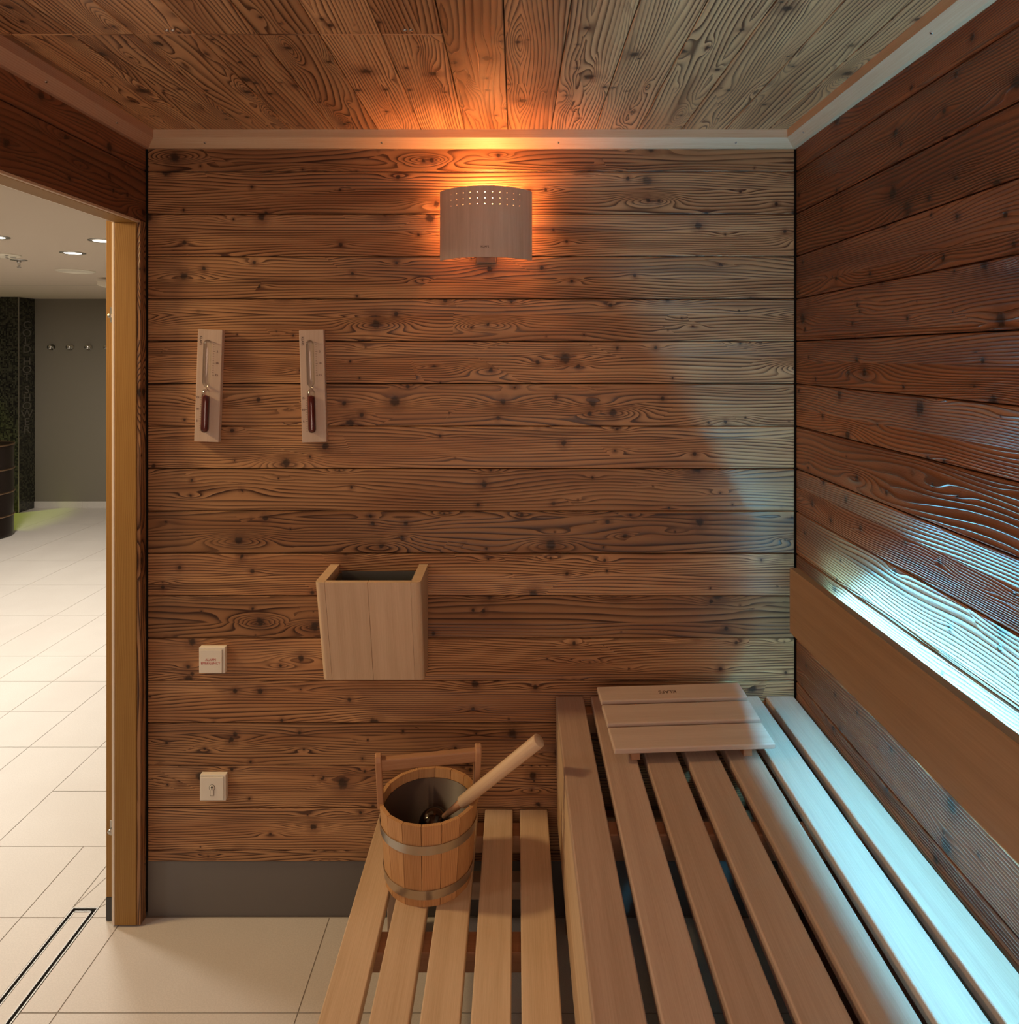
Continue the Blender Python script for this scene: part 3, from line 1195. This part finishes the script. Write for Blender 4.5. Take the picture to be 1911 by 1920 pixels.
f.box(LX - .128, LX + .128, -.030, -.024, 1.955, 1.963, bev=.001)
f.build('lamp_holder_and_baffle', 'holder', lamp)
f = MB()
f.lathe([(0, 0), (.010, .001), (.013, .008), (.022, .020), (.0265, .037), (.022, .053), (.013, .061), (0, .064)], 24, mtx=T(LX, -.060, 2.041))
f.build('bulb', 'bulb', lamp)
rehome(lamp)


# ================================================================= SAND TIMERS
def timer(label, X, Z, ang, first):
    t = thing('sand_timer', label, 'sand timer', (X, -.0003, Z), 'sauna sand timers on the boarded wall', rot=(0, R(ang), 0))
    W, Hh, th = .071, .325, .018
    f = MB()
    f.box(-W / 2, W / 2, -th, 0, -Hh / 2, Hh / 2, long=2, bev=.0015, seg=2)
    f.build('timer_board', 'headrest', t)
    tx = -.0038
    top, bot = Hh / 2 - .030, -Hh / 2 + .027
    neck = Hh / 2 - .168
    r = .0108

    def bulb(z0, z1, rr, nk):
        pr = []
        for i in range(7):
            a = R(90 * i / 6)
            pr.append((rr * math.sin(a), z0 + rr - rr * math.cos(a)))
        return pr
    pr = bulb(bot, 0, r, 0)
    pr += [(r, neck - .016), (r * .8, neck - .009), (.0025, neck - .001), (.0025, neck + .001), (r * .8, neck + .009), (r, neck + .016)]
    pr += [(r * math.sin(R(90 - 15 * i)), top - r + r * math.cos(R(90 - 15 * i))) for i in range(0, 7)]
    f = MB()
    f.lathe(pr, 24, mtx=T(tx, -th - r * .55, 0))
    f.build('glass_tube', 'glass', t)
    st_ = top - .163
    rs = r * .86
    ps = [(rs * math.sin(R(15 * i)), bot + .0014 + rs - rs * math.cos(R(15 * i))) for i in range(7)] + [(rs, st_), (0, st_ + .004)]
    f = MB()
    f.lathe(ps, 24, mtx=T(tx, -th - r * .55, 0))
    f.build('sand', 'sand', t)
    for side in (1, -1):
        f = MB()
        for k in range(15):
            L = .006 if k % 5 == 4 else .0038
            zz = top - .006 - .0068 * k if side > 0 else bot + .006 + .0068 * k
            a, b = tx + side * .0140, tx + side * (.0140 + L)
            f.box(min(a, b), max(a, b), -th - .0004, -th + .0005, zz - .0004, zz + .0004)
        f.build('scale_marks', 'dark_print', t)
    for k in (1, 2, 3):
        text('scale_number', str(5 * k), .0085, T(tx + .0265, -th - .0002, top - .006 - .0068 * (5 * k - 1)) @ FACE, 'dark_print', t)
        text('scale_number', str(5 * k), .0085, T(tx - .0255, -th - .0002, bot + .006 + .0068 * (5 * k - 1)) @ FACE, 'dark_print', t)
    text('logo', 'KLAFS', .0095, T(-.0260, -th - .0002, Hh / 2 - .032) @ Matrix.Rotation(R(90), 4, 'Y') @ FACE, 'dark_print', t)
    return t


def wx(px, d=2.06):
    return (px - 968) * d / F


def wz(py, d=2.06):
    return CAMZ + (667 - py) * d / F


timer('pale wooden sand timer closer to the door frame, bottom swung towards it', wx(392, 2.055), wz(723, 2.055), 2.0, True)
timer('pale wooden sand timer farther from the door, nearer the wall lamp', wx(587.5, 2.055), wz(723.7, 2.055), -1.6, False)

# ================================================================= WALL BIN
bn = thing('wall_box', 'pale wooden wall mounted box with open top and metal liner', 'box', (-.399, -.0003, .731))
xa, xb = -.541, -.257
ZT, ZB_ = 1.030, .731
ft, fb = -.166, -.084
sl = (ft - fb) / (ZT - ZB_)


def fy(z_):
    return fb + (z_ - ZB_) * sl


for (x0, x1, out) in ((xa, xa + .026, -1), (xb - .026, xb, 1)):
    f = MB()
    xo = x0 if out < 0 else x1

    def ed(e, xo=xo):
        a, b = e.verts
        return abs(a.co.x - xo) < 1e-5 and abs(b.co.x - xo) < 1e-5 and a.co.y < -.05 and b.co.y < -.05 and abs(a.co.z - b.co.z) > .1
    f.poly([(-.0005, ZB_), (fb, ZB_), (ft, ZT), (-.0005, ZT)], x0, x1, 'yz', long=2, bev=.014, seg=5, edges=ed)
    f.build('side_panel', 'pale', bn)
xm = (xa + xb) / 2
for (x0, x1) in ((xa + .0265, xm - .0004), (xm + .0004, xb - .0265)):
    f = MB()
    f.poly([(fb, ZB_), (ft, ZT), (ft + .018, ZT), (fb + .018, ZB_)], x0, x1, 'yz', long=2, bev=.0006, seg=1)
    f.build('front_board', 'pale', bn)
f = MB()
f.box(xa + .0265, xb - .0265, fb + .019, -.001, ZB_ + .002, ZB_ + .014, bev=.0005)
f.build('bottom_board', 'pale', bn)
f = MB()
i0, i1 = xa + .034, xb - .034
zb_, zt_ = ZB_ + .016, ZT - .018
yb = -.006
for (x0, x1) in ((i0, i0 + .0015), (i1 - .0015, i1)):
    f.poly([(yb, zb_), (fy(zb_) + .023, zb_), (fy(zt_) + .023, zt_), (yb, zt_)], x0, x1, 'yz', bev=0)
f.poly([(fy(zb_) + .023, zb_), (fy(zt_) + .023, zt_), (fy(zt_) + .0245, zt_), (fy(zb_) + .0245, zb_)], i0, i1, 'yz', bev=0)
f.box(i0, i1, yb - .0015, yb, zb_, zt_)
f.box(i0, i1, fy(zb_) + .024, yb, zb_, zb_ + .0015)
f.build('metal_liner', 'zinc', bn)
rehome(bn)


# ================================================================= SWITCHES
def plate(name, label, cat, x0, x1, z0, z1):
    t = thing(name, label, cat, ((x0 + x1) / 2, -.0003, (z0 + z1) / 2))
    b = .0035
    f = MB()
    tm = MB()
    th = .017
    tm.box(x0, x1, -th, -.0003, z0, z1, bev=.0015, seg=2)
    # chamfer the front towards the rocker
    f.merge(tm.bm)
    f.build('housing', 'plastic', t)
    return t, th


x0, x1, z0, z1 = -.9175, -.8420, .7195, .7945
t, th = plate('alarm_button', 'square white alarm button with small red lettering on the boarded wall', 'button', x0, x1, z0, z1)
f = MB()
f.box(x0 + .0030, x1 - .0065, -th - .0006, -th + .001, z0 + .0015, z1 - .0055)
f.build('joint', 'plastic_shadow', t)
f = MB()
f.box(x0 + .0035, x1 - .0080, -th - .0030, -th, z0 + .0020, z1 - .0060, bev=.001, seg=2)
f.build('rocker', 'plastic', t)
cx = (x0 + x1) / 2 - .003
text('lettering', 'ALARM', .0098, T(cx, -th - .0031, (z0 + z1) / 2 + .0030) @ FACE, 'red_print', t)
text('lettering', 'EMERGENCY', .0098, T(cx, -th - .0031, (z0 + z1) / 2 - .0072) @ FACE, 'red_print', t)
rehome(t)

x0, x1, z0, z1 = -.9150, -.8400, .3510, .4260
t, th = plate('key_switch', 'square white key switch plate low on the boarded wall', 'switch', x0, x1, z0, z1)
f = MB()
f.box(x0 + .0030, x1 - .0051, -th - .0005, -th + .001, z0 + .0030, z1 - .0050)
f.build('joint', 'plastic_shadow', t)
f = MB()
f.box(x0 + .0035, x1 - .0055, -th - .0022, -th, z0 + .0035, z1 - .0055, bev=.0006, seg=2)
f.build('cover_plate', 'plastic', t)
f = MB()
kx, kz = (x0 + x1) / 2 - .001, (z0 + z1) / 2 + .002
f.cyl((kx, -th - .0018, kz), (kx, -th - .0042, kz), .0078, 24)
f.box(kx - .0048, kx + .0048, -th - .0040, -th - .0018, kz - .0225, kz - .0050, bev=.0016, seg=2)
lk = f.build('lock_cylinder', 'plastic', t)
f = MB()
f.lathe([(.0080, 0), (.0088, 0), (.0088, .0008), (.0080, .0008), (.0080, 0)], 24, mtx=T(kx, -th - .0022, kz) @ Matrix.Rotation(R(90), 4, 'X'))
f.cyl((kx, -th - .0042, kz + .002), (kx, -th - .0047, kz + .002), .0030, 12)
f.box(kx - .0009, kx + .0009, -th - .0047, -th - .0042, kz - .006, kz + .002)
f.box(kx - .0056, kx - .0049, -th - .0028, -th - .0020, kz - .0230, kz - .0080)
f.box(kx + .0049, kx + .0056, -th - .0028, -th - .0020, kz - .0230, kz - .0080)
f.box(kx - .0056, kx + .0056, -th - .0028, -th - .0020, kz - .0236, kz - .0230)
f.build('keyhole', 'dark_grey', lk)
rehome(t)
